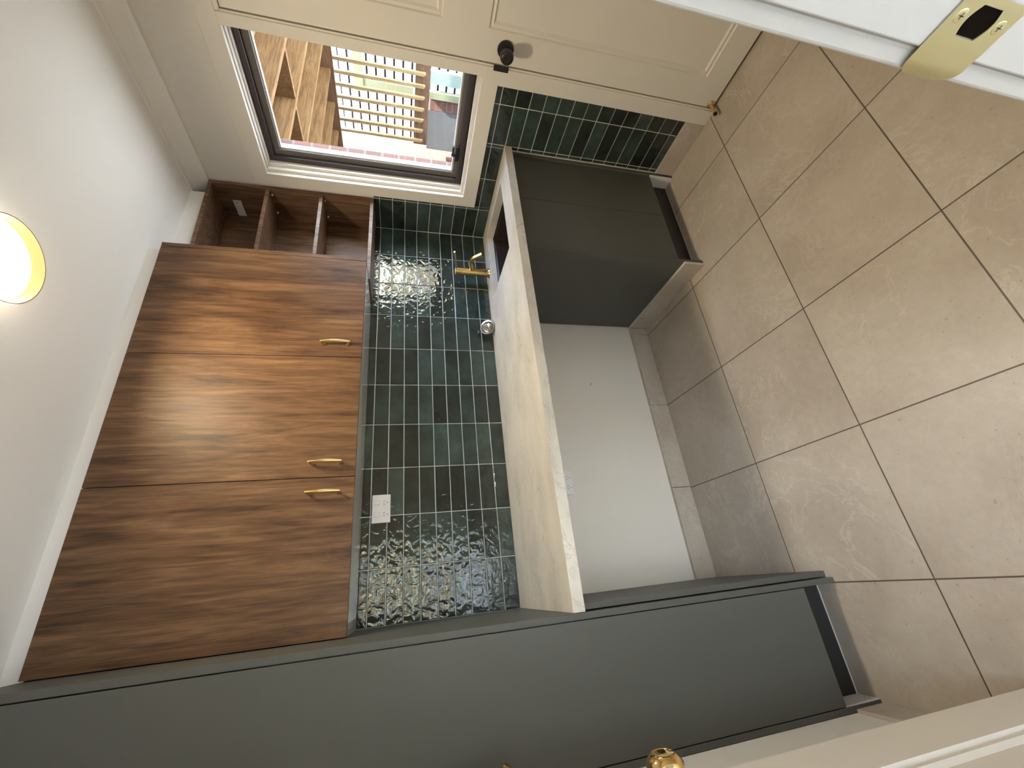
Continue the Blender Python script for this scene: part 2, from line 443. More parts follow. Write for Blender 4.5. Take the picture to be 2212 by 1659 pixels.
# cove cornice along the right wall
bm = bmesh.new()
prof = [(PW, 2.362), (-.004, 2.362)]
for i in range(9):
    a = i/8*math.pi/2
    prof.append((-.004-.062*(1-math.cos(a)), 2.366+.060*math.sin(a)))
prof += [(-.072, ZC), (PW, ZC)]
A = [bm.verts.new((x, YF, z)) for x, z in prof]; Bv = [bm.verts.new((x, PW-.001, z)) for x, z in prof]
for i in range(len(prof)):
    j = (i+1) % len(prof); bm.faces.new((A[i], A[j], Bv[j], Bv[i]))
bm.faces.new(A[::-1]); bm.faces.new(Bv)
bmesh.ops.recalc_face_normals(bm, faces=bm.faces)
obj('trim_1', bm, M['ceil'], **struct)
# painted bulkhead strip between wall cupboards and ceiling
obj('trim_2', B(-2.06, -.569, -.33, -.30, 2.379, ZC), M['ceil'], **struct)
obj('trim_9', B(-.5475, -.0725, -.190, -.17, 2.3613, ZC), M['ceil'], **struct)

# ------------------------------------------------------------------ glazed tiles on the back and right walls
def tile_run(axis, regions, us, zs, gap=.0039):
    bm = bmesh.new(); rnd = random.Random(3)
    for (u0, u1, z0, z1) in regions:
        uu = [u0] + [u for u in us if u0 < u < u1] + [u1]; zz = [z0] + [z for z in zs if z0 < z < z1] + [z1]
        for a, b in zip(uu, uu[1:]):
            for c, d in zip(zz, zz[1:]):
                ga = gap/2 if a != u0 else .0012; gb = gap/2 if b != u1 else .0012
                gc = gap/2 if c != z0 else .0008; gd = gap/2 if d != z1 else .0008
                p = (a+ga, b-gb, c+gc, d-gd)
                if p[1]-p[0] < .006 or p[3]-p[2] < .004: continue
                j = lambda: rnd.uniform(-.0004, .0004)
                corners = [(p[0]+j(), p[2]+j()), (p[1]+j(), p[2]+j()), (p[1]+j(), p[3]+j()), (p[0]+j(), p[3]+j())]
                cu, cz = (p[0]+p[1])/2, (p[2]+p[3])/2
                tu, tz = rnd.uniform(-.004, .004), rnd.uniform(-.007, .007)
                def pt(u, z, d):
                    return (u, d, z) if axis == 'Y' else (d, u, z)
                back = [bm.verts.new(pt(u, z, PW-.001)) for u, z in corners]
                mid = [bm.verts.new(pt(u, z, .0016)) for u, z in corners]
                fr = []
                for u, z in corners:
                    su = u + (.0018 if u < cu else -.0018); sz = z + (.0018 if z < cz else -.0018)
                    fr.append(bm.verts.new(pt(su, sz, (u-cu)*tu+(z-cz)*tz)))
                for R1, R2 in ((back, mid), (mid, fr)):
                    for k in range(4): bm.faces.new((R1[k], R1[(k+1) % 4], R2[(k+1) % 4], R2[k]))
                bm.faces.new(fr)
    bmesh.ops.recalc_face_normals(bm, faces=bm.faces)
    return bm
zs = [BT+.063+.0675*k for k in range(-14, 10)]
xs = [-(.1968+.2043*k) for k in range(10)]
ys = [-.205, -.409, -.609, -.799]
obj('grout', B(TX, .003, .003, PW+.001, BT-.02, 1.597), M['grout'], wall_back)
obj('glazed_tiles', tile_run('Y', [(TX, 0, BT, 1.5965)], sorted(xs), zs), M['glazed'], wall_back)
obj('grout', BB([(.003, PW+.001, -.2246, .003, BT-.02, 1.597), (.003, PW+.001, -.592, -.2246, BT-.02, 1.05), (.003, PW+.001, -.877, -.592, .1065, 1.05)]), M['grout'], wall_right)
obj('glazed_tiles', tile_run('X', [(-.2246, 0, BT, 1.5905), (-.592, -.2246, BT, 1.0469), (-.877, -.592, .1065, 1.0469)], sorted(ys), zs), M['glazed'], wall_right)

# ------------------------------------------------------------------ stone skirtings
def skirt(name, segs):
    obj(name, BB(segs), M['stone'], bevel=.0015, **struct)
g_ = .0013
skirt('baseboard_back', [(-2.014, -1.5875-g_, -.010, PW, 0, .1065), (-1.5875+g_, -1.1335-g_, -.010, PW, 0, .1065), (-1.1335+g_, -.672, -.010, PW, 0, .1065), (-.6695, -.629, -.010, PW, 0, .1065)])
skirt('baseboard_right', [(-.009, PW, -.877, -.592, 0, .1065)])
skirt('baseboard_left', [(XL, XL+.010, YF, -.613, 0, .1065)])
skirt('baseboard_middle', [(-.628, -.6175, -.577, -.115, 0, .1065), (-.628, -.6175, -.1125, -.011, 0, .1065)])
obj('trim_3', BB([(-.6285, -.6165, -.5785, 0, .1065, .109), (-.6285, -.6165, -.5795, -.5775, 0, .109)]), M['silicone'], **struct)

# ------------------------------------------------------------------ window casing, door casing
CX = -.004
casing = BB([(CX, PW, -.2215, WY1, 1.0469, 2.156), (CX, PW, WY0, WY1, 1.0469, WZ0), (CX, PW, YF, WY1, WZ1, 2.156)])
obj('trim_4', casing, M['trim'], bevel=.0012, **struct)
obj('trim_5', BB([(CX-.003, PW, -.945, -.877, 0, 1.1), (CX-.003, PW, -.945, WY0, 1.1, WZ1), (CX, PW, YF, DY0-.005, 0, WZ1)]), M['trim'], bevel=.0015, **struct)
# window reveal boards, stepped
def ring(bm, x0, x1, o, i):
    (a0, a1, b0, b1) = o; (c0, c1, d0, d1) = i   # y0,y1,z0,z1
    box(bm, x0, x1, a0, c0, b0, b1); box(bm, x0, x1, c1, a1, b0, b1)
    box(bm, x0, x1, c0, c1, d1, b1); box(bm, x0, x1, c0, c1, b0, d0)
win = thing('window_1', (.06, -.59, 1.1), None, None, kind='structure')
bm = bmesh.new()
ring(bm, -.004, .030, (WY0-.004, WY1+.004, WZ0-.004, WZ1+.004), (WY0, WY1-.012, WZ0+.006, WZ1-.005))
ring(bm, .018, .050, (WY0-.004, WY1+.004, WZ0-.004, WZ1+.004), (WY0+.002, WY1-.026, WZ0+.014, WZ1-.011))
ring(bm, .040, .072, (WY0-.004, WY1+.004, WZ0-.004, WZ1+.004), (WY0+.004, WY1-.040, WZ0+.022, WZ1-.018))
obj('window_reveal', bm, M['trim'], win, bevel=.0025)
bm = bmesh.new()
ring(bm, .060, .150, (WY0+.004, WY1-.040, WZ0+.020, WZ1-.018), (WY0+.020, WY1-.066, WZ0+.048, WZ1-.042))
obj('window_frame', bm, M['alu'], win, bevel=.003)
bm = bmesh.new()
ring(bm, .078, .128, (WY0+.018, WY1-.064, WZ0+.046, WZ1-.040), (WY0+.030, WY1-.094, WZ0+.072, WZ1-.072))
obj('window_sash', bm, M['alu_sash'], win, bevel=.004)
bm = bmesh.new()
ring(bm, .088, .106, (WY0+.029, WY1-.093, WZ0+.071, WZ1-.071), (WY0+.036, WY1-.099, WZ0+.077, WZ1-.077))
obj('glazing_bead', bm, M['bead'], win)
obj('glass_pane', B(.098, .102, WY0+.031, WY1-.095, WZ0+.073, WZ1-.073), M['glass'], win)
bm = bmesh.new()
box(bm, .060, .080, -.505, -.445, 1.165, 1.182); lathe(bm, (.066, -.475, 1.18), (0, 0, 1), [(0, .009), (.02, .009), (.022, 0)], 16)
tube(bm, [(.062, -.475, 1.19), (.052, -.50, 1.196), (.045, -.535, 1.196)], [.006, .005, .006], 10)
obj('window_latch', bm, M['black'], win, smooth=True)
obj('window_sill', B(.02, .075, WY0+.01, WY1-.01, WZ0+.0, WZ0+.022), M['trim'], win, bevel=.002)

# ------------------------------------------------------------------ panelled doors
def recessed_leaf(face, back, u0, u1, z0, z1, panels, d=.009, w=.026, lip=.004):
    """face/back give the depth of both faces; u runs along the leaf. returns function building bmesh in (depth,u,z)"""
    bm = bmesh.new(); s = 1 if face < back else -1
    us = sorted({u0, u1} | {p[0] for p in panels} | {p[1] for p in panels}); zz = sorted({z0, z1} | {p[2] for p in panels} | {p[3] for p in panels})
    def quad(pts): bm.faces.new([bm.verts.new(p) for p in pts])
    for a, b in zip(us, us[1:]):
        for c, e in zip(zz, zz[1:]):
            if any(p[0] <= a and b <= p[1] and p[2] <= c and e <= p[3] for p in panels): continue
            quad([(face, a, c), (face, b, c), (face, b, e), (face, a, e)])
    for (a, b, c, e) in panels:
        steps = [(0, 0), (.004, d*.7), (w*.55, d*.35), (w*.8, d), (w, d)]
        prev = None
        for (ins, dep) in steps:
            R = [(face+s*dep, a+ins, c+ins), (face+s*dep, b-ins, c+ins), (face+s*dep, b-ins, e-ins), (face+s*dep, a+ins, e-ins)]
            if prev:
                for k in range(4): quad([prev[k], prev[(k+1) % 4], R[(k+1) % 4], R[k]])
            prev = R
        quad(prev)
    quad([(back, u0, z0), (back, u0, z1), (back, u1, z1), (back, u1, z0)])
    for P in ([(face, u0, z0), (face, u0, z1), (back, u0, z1), (back, u0, z0)], [(face, u1, z0), (back, u1, z0), (back, u1, z1), (face, u1, z1)],
              [(face, u0, z0), (back, u0, z0), (back, u1, z0), (face, u1, z0)], [(face, u0, z1), (face, u1, z1), (back, u1, z1), (back, u0, z1)]): quad(P)
    bmesh.ops.remove_doubles(bm, verts=bm.verts, dist=1e-5)
    bmesh.ops.recalc_face_normals(bm, faces=bm.faces)
    return bm
d1 = thing('door_1', (.01, -1.37, 0), None, None, kind='structure')
obj('door_leaf', recessed_leaf(.003, .038, -1.781, -.9565, .014, 2.070, [(-1.662, -1.071, .129, 1.122), (-1.662, -1.071, 1.300, 1.950)], d=.010, w=.030), M['trim'], d1)
bm = bmesh.new()
KY, KZ = -1.013, 1.043
lathe(bm, (.003, KY, KZ), (-1, 0, 0), [(0, .033), (.004, .0335), (.007, .032), (.008, .027), (.009, .014), (.022, .0125), (.032, .014), (.036, .020), (.042, .0255), (.055, .0275), (.064, .026), (.069, .021), (.070, .014), (.069, .012), (.069, 0)], 40)
obj('door_knob', bm, M['black'], d1, label='round matt black knob on rose', smooth=True)
obj('door_jamb', BB([(.000, .115, -.9515, -.9440, 0, 2.076), (.000, .115, -1.7905, -1.784, 0, 2.076), (.000, .115, -1.7905, -.944, 2.0735, 2.0905), (.042, .060, -1.785, -.951, 0, 2.0735)]), M['trim'], d1)
obj('strike_plate', B(-.0085, .003, -.9525, -.9335, 1.016, 1.079), M['black'], d1, label='small black latch plate', bevel=.0015)

# brass stop screwed low on the door
t = thing('door_stop', (-.002, -.968, .02), 'small brass door stop with black rubber tip, low at corner of white door', 'door stop')
bm = bmesh.new(); lathe(bm, (.003, -.9685, .030), (-1, 0, 0), [(0, .019), (.004, .019), (.007, .016), (.0085, .009), (.012, .0065), (.055, .006), (.058, .0085), (.064, .0088)], 28)
obj('stem', bm, M['brass'], t, smooth=True)
bm = bmesh.new(); lathe(bm, (-.061, -.9685, .030), (-1, 0, 0), [(0, .0085), (.008, .0088), (.010, .007), (.010, 0)], 24)
obj('rubber_tip', bm, M['rubber'], t, label='black rubber tip', smooth=True)

# the doorway the picture is taken from: jamb at the right, leaf swung open at the left
dd = thing('door_2', (-2.28, -1.79, 0), None, None, kind='structure')
LX = -2.262
obj('door_leaf', recessed_leaf(LX, LX-.035, -1.785, -1.071, .012, 2.060, [(-1.665, -1.191, .13, .93), (-1.665, -1.191, 1.16, 1.94)], d=.010, w=.036), M['trim'], dd)
bm = bmesh.new()
lathe(bm, (LX, -1.133, 1.040), (1, 0, 0), [(0, .032), (.004, .032), (.007, .029), (.009, .014), (.020, .0115), (.026, .0145), (.031, .0235), (.040, .0290), (.049, .0290), (.056, .0255), (.0610, .0205), (.0620, .0180), (.0605, .0165), (.0575, .008), (.057, 0)], 56)
obj('door_knob', bm, M['brass_pol'], dd, label='polished brass knob', smooth=True)
obj('door_jamb', BB([(OX1, OX1+.03, YH-.004, YF, 0, 2.07), (OX0-.03, OX0, YH-.004, YF, 0, 2.07), (OX0-.03, OX1+.03, YH-.004, YF, 2.07, 2.10)]), M['trim'], dd, bevel=.0016, segs=3)
obj('door_casing', BB([(OX1+.0030, OX1+.072, YF, YF+.016, 0, 2.14), (OX0-.072, OX0-.008, YF, YF+.016, 0, 2.14), (OX0-.008, OX1+.006, YF, YF+.016, 2.076, 2.14)]), M['trim'], dd, bevel=.0032, segs=3)
# brass strike plate with barrel-shaped hole, lip curling round the edge
def strike():
    bm = bmesh.new(); zc, zh = 1.0447, .0285; xf = OX1-.0012; th = .0014
    y0, y1 = -1.8470, -1.8075
    hole = []
    hy0, hy1, hz = -1.8420, -1.8235, .0125
    N = 8
    for k in range(N+1):      # bulging sides
        t_ = k/N; y = hy0+(hy1-hy0)*t_; hole.append((y, zc-hz-.0035*math.sin(math.pi*t_)+(.0035)))
    for k in range(N+1):
        t_ = 1-k/N; y = hy0+(hy1-hy0)*t_; hole.append((y, zc+hz+.0035*math.sin(math.pi*t_)-(.0035)))
    lipn = 5
    outer = [(y0, zc-zh), (y1, zc-zh)]
    # rounded lip end handled separately
    outer += [(y1, zc+zh), (y0, zc+zh)]
    # grid fill between outer and hole with a fan of quads
    def vert(y, z, d=0): return bm.verts.new((xf+d, y, z))
    for (dep) in (0, th):
        O = [vert(y, z, dep) for y, z in outer]; H = [vert(y, z, dep) for y, z in hole]
        nb = len(H)//2
        bm.faces.new([O[0], O[1]] + H[:nb][::-1])
        bm.faces.new([O[2], O[3]] + H[nb:][::-1])
        bm.faces.new([O[1], O[2], H[nb], H[nb-1]])
        bm.faces.new([O[3], O[0], H[0], H[-1]])
    # hole walls
    a = [vert(y, z, 0) for y, z in hole]; b = [vert(y, z, .0035) for y, z in hole]
    for k in range(len(a)): j = (k+1) % len(a); bm.faces.new((a[k], a[j], b[j], b[k]))
    # lip: rounded tongue bending to +x
    rows = []
    for k in range(9):
        t_ = k/8; ang = t_*math.radians(52); r = .0175
        y = y1 + r*math.sin(ang); x = xf + r*(1-math.cos(ang)); hz2 = zh*math.sqrt(max(0, 1-(t_*.96)**2.4))
        rows.append([(x, y, zc-hz2+2*hz2*i/12) for i in range(13)])
    prev = None
    for R in rows:
        R = [bm.verts.new(p) for p in R]
        if prev:
            for i in range(12): bm.faces.new((prev[i], prev[i+1], R[i+1], R[i]))
        prev = R
    bmesh.ops.remove_doubles(bm, verts=bm.verts, dist=1e-5)
    bmesh.ops.recalc_face_normals(bm, faces=bm.faces)
    return bm
sp_ = obj('strike_plate', strike(), M['brass_pale'], dd, label='brass strike plate on the near jamb')
for p in sp_.data.polygons: p.use_smooth = True
sp_.data.set_sharp_from_angle(angle=math.radians(35))
obj('latch_hole_shade', B(OX1-.0003, OX1+.0002, -1.8415, -1.824, 1.0447-.0135, 1.0447+.0135), M['dark'], sp_)  # flat dark patch painting the shade inside the hole
for zz_ in (1.0447-.0195, 1.0447+.0195):
    bm = bmesh.new(); lathe(bm, (OX1-.0011, -1.8335, zz_), (-1, 0, 0), [(0, .0044), (.0002, .0043), (.0005, .0038), (.0006, 0)], 24)
    s_ = obj('screw', bm, M['brass_pale'], sp_, smooth=True)
    obj('screw_slot', BB([(OX1-.00185, OX1-.0017, -1.8335-.0020, -1.8335+.0020, zz_-.0003, zz_+.0003), (OX1-.00185, OX1-.0017, -1.8335-.0003, -1.8335+.0003, zz_-.0020, zz_+.0020)]), M['slot'], s_)

# ------------------------------------------------------------------ bench top, sink, tap, plug
SX0, SX1, SY0, SY1 = -.531, -.098, -.476, -.095
bt = obj('bench_top', BB([(TX, SX0, -.611, -.001, BB_, BT), (SX1, -.001, -.611, -.001, BB_, BT), (SX0, SX1, -.611, SY0, BB_, BT), (SX0, SX1, SY1, -.001, BB_, BT)]),
         M['marble'], label='long pale marble-look bench top with square front edge under green tiles', cat='benchtop')
sk = thing('sink', (-.3145, -.2855, .76), 'dark brown undermount sink bowl set into pale bench top', 'sink')
bm = bmesh.new(); r0 = (SX0-.004, SX1+.004, SY0-.004, SY1+.004)
ins = .012; zb = .755
top = [(r0[0], r0[2]), (r0[1], r0[2]), (r0[1], r0[3]), (r0[0], r0[3])]
tv = [bm.verts.new((x, y, BB_-.001)) for x, y in top]
bv = [bm.verts.new((x + (ins if x < -.3 else -ins), y + (ins if y < -.28 else -ins), zb)) for x, y in top]
for k in range(4): bm.faces.new((tv[k], tv[(k+1) % 4], bv[(k+1) % 4], bv[k]))
bm.faces.new(bv)
o2 = [bm.verts.new((x + (-.02 if x < -.3 else .02), y + (-.02 if y < -.28 else .02), BB_-.001)) for x, y in top]
for k in range(4): bm.faces.new((o2[k], o2[(k+1) % 4], tv[(k+1) % 4], tv[k]))
bmesh.ops.recalc_face_normals(bm, faces=bm.faces)
obj('sink_bowl', bm, M['sink'], sk, bevel=.012)
bm = bmesh.new(); lathe(bm, (-.3145, -.285, zb+.001), (0, 0, 1), [(0, .045), (.003, .045), (.004, .038), (.001, .034), (.001, 0)], 32)
obj('sink_drain', bm, M['chrome'], sk, smooth=True)

tp = thing('mixer_tap', (-.336, -.066, BT), 'brushed brass mixer tap standing behind the dark sink', 'tap')
TXc, TYc = -.336, -.066
bm = bmesh.new(); lathe(bm, (TXc, TYc, BT), (0, 0, 1), [(0, .0265), (.003, .0265), (.008, .0215), (.020, .0205), (.160, .0205), (.1605, .0195), (.1615, .0205), (.192, .0205), (.195, .019), (.195, 0)], 40)
obj('body', bm, M['brass'], tp, smooth=True)
bm = bmesh.new(); tube(bm, smooth_path([(TXc, TYc-.012, 1.058), (TXc, -.105, 1.068), (TXc, -.145, 1.079), (TXc, -.174, 1.069), (TXc, -.194, 1.048), (TXc, -.212, 1.025)], 6), .0112, 20)
obj('spout', bm, M['brass'], tp, smooth=True)
bm = bmesh.new(); tube(bm, [(TXc, TYc-.01, 1.147), (TXc, -.12, 1.156), (TXc, -.213, 1.174)], .0045, 14)
obj('lever', bm, M['brass'], tp, smooth=True)

pl = thing('basket_strainer', (-.692, -.05, BT), 'steel basket sink strainer leaning against green tiles on bench top', 'sink plug')
ax = Vector((-.10, -.82, .50)).normalized(); c0 = Vector((-.690, -.045, BT+.037))
bm = bmesh.new(); lathe(bm, c0 - ax*.016, ax, [(0, .020), (.001, .026), (.014, .032), (.016, .0405), (.019, .0405), (.020, .033), (.013, .027), (.010, .023), (.010, 0)], 40)
obj('basket', bm, M['chrome'], pl, smooth=True)
u_, v_, _ = frame_for(ax)
bm = bmesh.new()
for k in range(20):
    a = 2*math.pi*k/20; q = c0 + ax*.0008 + (u_*math.cos(a)+v_*math.sin(a))*.0285
    tube(bm, [q - (u_*math.cos(a)+v_*math.sin(a))*.003, q + (u_*math.cos(a)+v_*math.sin(a))*.003 + ax*.002], .0015, 6)
obj('slots', bm, M['slot'], pl)
bm = bmesh.new(); lathe(bm, c0 - ax*.006, ax, [(0, .018), (.003, .018), (.005, .006), (.018, .0045), (.020, .009), (.026, .009), (.027, 0)], 24)
tube(bm, [c0 + ax*.018 - u_*.014, c0 + ax*.018 + u_*.014], .0028, 10)
obj('lift_knob', bm, M['chrome'], pl, smooth=True)

# ------------------------------------------------------------------ sink cabinet
sc_ = thing('sink_cabinet', (-.31, -.29, 0), 'charcoal two-door base cabinet under the sink end of the bench', 'cabinet')
FY = -.577
obj('side_panel', B(-.6165, -.6005, FY-.001, .000, 0, BB_), M['charcoal'], sc_, bevel=.0008)
obj('side_panel', B(-.0165, -.0015, -.588, -.001, 0, BB_), M['charcoal'], sc_, bevel=.0008)
obj('side_lining', B(-.0195, -.0166, -.586, -.515, 0, .138), M['carcass'], sc_, label='white lining inside the kick recess')
obj('carcass', BB([(-.600, -.020, -.557, -.543, .135, .740), (-.600, -.020, -.557, -.002, .128, .140)]), M['kick'], sc_)
obj('door', B(-.5990, -.3118, FY, FY+.018, .137, BB_-.003), M['charcoal'], sc_, bevel=.0008)
obj('door', B(-.3092, -.0185, FY, FY+.018, .137, BB_-.003), M['charcoal'], sc_, bevel=.0008)
obj('kickboard', B(-.600, -.0197, -.517, -.503, 0, .136), M['kick'], sc_)
obj('trim_6', BB([(-.600, -.0197, -.5195, -.5172, 0, .003), (-.0012, PW, -.591, -.586, .0, .92)]), M['silicone'], **struct)

# ------------------------------------------------------------------ bench support panel + tall cabinet
obj('support_panel', B(-2.0305, -2.0125, -.586, -.001, 0, BB_), M['charcoal'], bevel=.0008,
    label='charcoal upright panel carrying the left end of the bench', cat='panel')
tc = thing('tall_cabinet', (-2.215, -.31, 0), 'tall charcoal pantry cabinet beside the left end of the bench', 'cabinet')
TY = -.612
obj('side_panel', B(-2.0515, TX-.001, TY, -.001, 0, 2.38), M['charcoal'], tc, bevel=.0008)
obj('side_panel', B(-2.3965, -2.3805, TY, -.001, 0, 2.38), M['charcoal'], tc, bevel=.0008)
obj('side_lining', B(-2.3803, -2.3775, TY+.004, -.535, 0, .136), M['carcass'], tc, label='pale lining inside the kick recess')
obj('carcass', BB([(-2.3803, -2.052, -.592, -.580, .136, 2.38), (-2.3803, -2.052, -.592, -.01, .126, .138)]), M['kick'], tc)
td = obj('door', B(-2.3778, -2.0545, TY, TY+.018, .137, 2.378), M['charcoal'], tc, bevel=.0008)
obj('kickboard', B(-2.380, -2.052, -.535, -.520, 0, .136), M['kick'], tc)
obj('trim_7', B(-2.380, -2.052, -.538, -.5352, 0, .003), M['silicone'], **struct)

def pull(cx, fy, z0, z1, parent):
    """slim arched brass pull, vertical"""
    bm = bmesh.new(); h = .026
    zz = [z0+(z1-z0)*i/14 for i in range(15)]
    pts = [(cx, fy-h-.004*math.sin(math.pi*i/14), z) for i, z in enumerate(zz)]
    rr = [.0040+.0028*math.sin(math.pi*i/14) for i in range(15)]
    tube(bm, pts, rr, 12)
    for z, s in ((z0+.004, 1), (z1-.004, -1)):
        tube(bm, [(cx, fy-h, z-s*.002), (cx, fy-h*.6, z+s*.001), (cx, fy-.002, z+s*.005), (cx, fy, z+s*.006)], [.0042, .0045, .0062, .0068], 12)
    return obj('handle', bm, M['brass'], parent, smooth=True)
pull(-2.335, TY, 1.180, 1.322, td)

# ------------------------------------------------------------------ wall cupboards and open shelves
CY = -.350; CZ0, CZ1 = 1.596, 2.379
wc = thing('wall_cupboard', (-1.29, -.17, CZ0), 'long walnut-look wall cupboard with three doors above green tiles', 'cupboard')
obj('side_panel', B(-.566, -.5485, CY, .008, CZ0, CZ1), M['walnut'], wc, bevel=.0008)
obj('carcass', BB([(-2.032, -.5665, -.331, -.320, CZ0+.018, CZ1), (-2.032, -.5665, -.331, .008, CZ1-.016, CZ1)]), M['carcass'], wc)
obj('underside_panel', B(-2.032, -.5668, -.331, -.0002, CZ0, CZ0+.017), M['soffit'], wc, label='pale glossy underside')
ed = [-.5675, -1.0630, -1.5405, -2.0325]
hx = [(-1.007, ), (-1.490, ), (-1.594, )]
for k in range(3):
    a, b = ed[k+1]+.0013, ed[k]-.0013
    d_ = obj('door', B(a, b, CY, CY+.018, CZ0-.0005, CZ1), wood('walnut_door_%s' % 'abc'[k], (.049, .025, .012), (.134, .069, .032), (.213, .120, .060), .47, (k*1.37, 0, k*.71)) if k else M['walnut'], wc, bevel=.0008)
    pull(hx[k][0], CY, 1.640, 1.748, d_)

sh = thing('open_shelf_unit', (-.275, -.10, 1.59), 'walnut-look open shelf unit with three compartments beside the window', 'shelf')
SYF = -.205
obj('side_panel', B(-.0165, -.0008, SYF, .008, 1.5905, 2.3612), M['walnut2'], sh)
obj('side_panel', B(-.5475, -.531, SYF, .008, 1.5905, 2.3612), M['walnut2'], sh)
for z, nm in ((1.5905, 'bottom_board'), (1.8415, 'shelf'), (2.0925, 'shelf'), (2.3444, 'top_board')):
    obj(nm, B(-.5308, -.0168, SYF+(.0 if 'board' in nm else .004), .000, z, z+.0168), M['walnut2'], sh, bevel=.0008)
obj('back_panel', B(-.5308, -.0168, .0005, .008, 1.6, 2.355), M['walnut2'], sh)
bm = bmesh.new(); box(bm, -.0195, -.0166, -.108, -.008, 2.247, 2.284)
pp = obj('cover_plate', bm, M['plastic'], sh, label='white cover plate inside top compartment')
bm = bmesh.new(); lathe(bm, (-.0196, -.095, 2.268), (-1, 0, 0), [(0, .003), (.0008, .002), (.0008, 0)], 12)
obj('screw', bm, M['chrome'], pp)
for (x, y, z) in ((-.035, -.17, 2.0905), (-.035, -.055, 2.0905), (-.035, -.06, 1.8395), (-.035, -.17, 1.8395)):
    bm = bmesh.new(); lathe(bm, (-.0168, y, z-.004), (-1, 0, 0), [(0, .005), (.008, .004), (.009, 0)], 12)
    obj('shelf_pin', bm, M['plastic'], sh, smooth=True)

# ------------------------------------------------------------------ power points
def outlet(loc, label, parent=None):
    x0, y, z0 = loc       # left edge, face plane, bottom
    t = thing('power_point', (x0+.0585, y, z0), label, 'power outlet')
    obj('face_plate', B(x0, x0+.1165, y-.009, y, z0, z0+.0755), M['plastic'], t, bevel=.004, segs=4)
    for k in range(2):
        cx = x0+.0345+.0475*k
        s_ = obj('switch', B(cx-.0085, cx+.0085, y-.0112, y-.0088, z0+.046, z0+.0635), M['plastic'], t, bevel=.0012)
        obj('switch_gap', B(cx-.0098, cx+.0098, y-.00915, y-.0088, z0+.0447, z0+.0648), M['silicone'], s_)
        bm = bmesh.new()
        for sx, ang in ((-.0062, 28), (.0062, -28)):
            box(bm, cx+sx-.0009, cx+sx+.0009, y-.0094, y-.0088, z0+.0225, z0+.0300, rot=Matrix.Rotation(math.radians(ang), 3, 'Y'), piv=(cx+sx, y, z0+.026))
        box(bm, cx-.0009, cx+.0009, y-.0094, y-.0088, z0+.0095, z0+.0165)
        obj('socket_slots', bm, M['slot'], t)
    return t
outlet((-1.656, .000, 1.4805), 'white double power point mounted on the green tiles')
outlet((-1.5895, .009, .6365), 'white double power point on plain wall below the bench')
obj('wall_nail', tube(bmesh.new(), [(-1.005, .010, .437), (-1.005, .000, .436), (-1.004, -.016, .440)], .0014, 8), M['black'],
    label='tiny bent nail sticking out of bare wall below the bench', cat='nail')

# ------------------------------------------------------------------ ceiling light
cl = thing('ceiling_light', (-1.092, -.855, 2.372), 'round glowing ceiling light with golden rim', 'ceiling light')
bm = bmesh.new()
LC = (-1.092, -.855)
n_ = 72; prof = [(2.372, .1092), (2.372, .1068), (2.398, .1040), (2.402, .1000), (2.4299, .1000), (2.4299, .1100), (2.378, .1100)]
rings = [[bm.verts.new((LC[0]+r*math.cos(2*math.pi*i/n_), LC[1]+r*math.sin(2*math.pi*i/n_), z)) for i in range(n_)] for z, r in prof]
for k in range(len(rings)):
    A_ = rings[k]; C_ = rings[(k+1) % len(rings)]
    for i in range(n_): bm.faces.new((A_[i], A_[(i+1) % n_], C_[(i+1) % n_], C_[i]))
bmesh.ops.recalc_face_normals(bm, faces=bm.faces)
for f in bm.faces:
    c_ = f.calc_center_median()
    if math.hypot(c_.x-LC[0], c_.y-LC[1]) > .1085 and c_.z > 2.373: f.material_index = 1
obj('rim', bm, [M['lampglow'], M['lampfill']], cl, smooth=True, label='golden rim')
bm = bmesh.new(); lathe(bm, (LC[0], LC[1], 2.404), (0, 0, -1), [(0, .0998), (.006, .0998), (.009, .095), (.0105, .06), (.011, 0)], 64)
obj('diffuser', bm, M['lamp'], cl, smooth=True, label='glowing white diffuser')

# ------------------------------------------------------------------ hall behind the doorway
obj('wall_hall_left', B(-3.45, -3.4, -4.0, YH, 0, ZC), M['hallwall'], **struct)
obj('wall_hall_right', B(.07, .12, -4.0, YH, 0, ZC), M['hallwall'], **struct)
obj('wall_hall_end', BB([(-3.4, -3.2, -4.1, -4.0, 0, ZC), (-1.4, .12, -4.1, -4.0, 0, ZC), (-3.2, -1.4, -4.1, -4.0, 2.25, ZC), (-3.2, -1.4, -4.1, -4.0, 0, .04)]), M['hallwall'], **struct)
obj('added_eave', B(-3.5, .1, -5.25, -4.1, 2.42, 2.46), M['hallwall'], **struct)  # unseen eave added to keep most of the sun out of the hall
w2 = thing('window_2', (-1.9, -4.05, .08), None, None, kind='structure')
bm = bmesh.new()
for (a, b) in ((-3.2, -2.3), (-2.3, -1.4)):
    box(bm, a, a+.04, -4.08, -4.03, .04, 2.25); box(bm, b-.04, b, -4.08, -4.03, .04, 2.25); box(bm, a+.04, b-.04, -4.08, -4.03, .04, .10); box(bm, a+.04, b-.04, -4.08, -4.03, 2.19, 2.25)
obj('window_frame', bm, M['alu'], w2)
obj('glass_pane', BB([(a+.041, a+.859, -4.058, -4.052, .101, 2.189) for a in (-3.2, -2.3)]), M['glass'], w2)

# ------------------------------------------------------------------ outside, seen through the window
obj('ground', BB([(.12, 30, -14, 20, -.6, -.35), (-14, .12, -20, -4.1, -.6, -.15)]), M['ground'], label='pale bare ground outside', cat='ground', kind='structure')
obj('wall_outer_brick', BB([(.12, .205, -4.1, WY0-.0, -.4, 3.0), (.12, .205, -.330, 3.2, -.4, 3.0), (.12, .205, WY0, -.330, -.4, WZ0+.05), (.12, .205, WY0, -.330, WZ1-.03, 3.0)]), M['brick_x'], **struct)
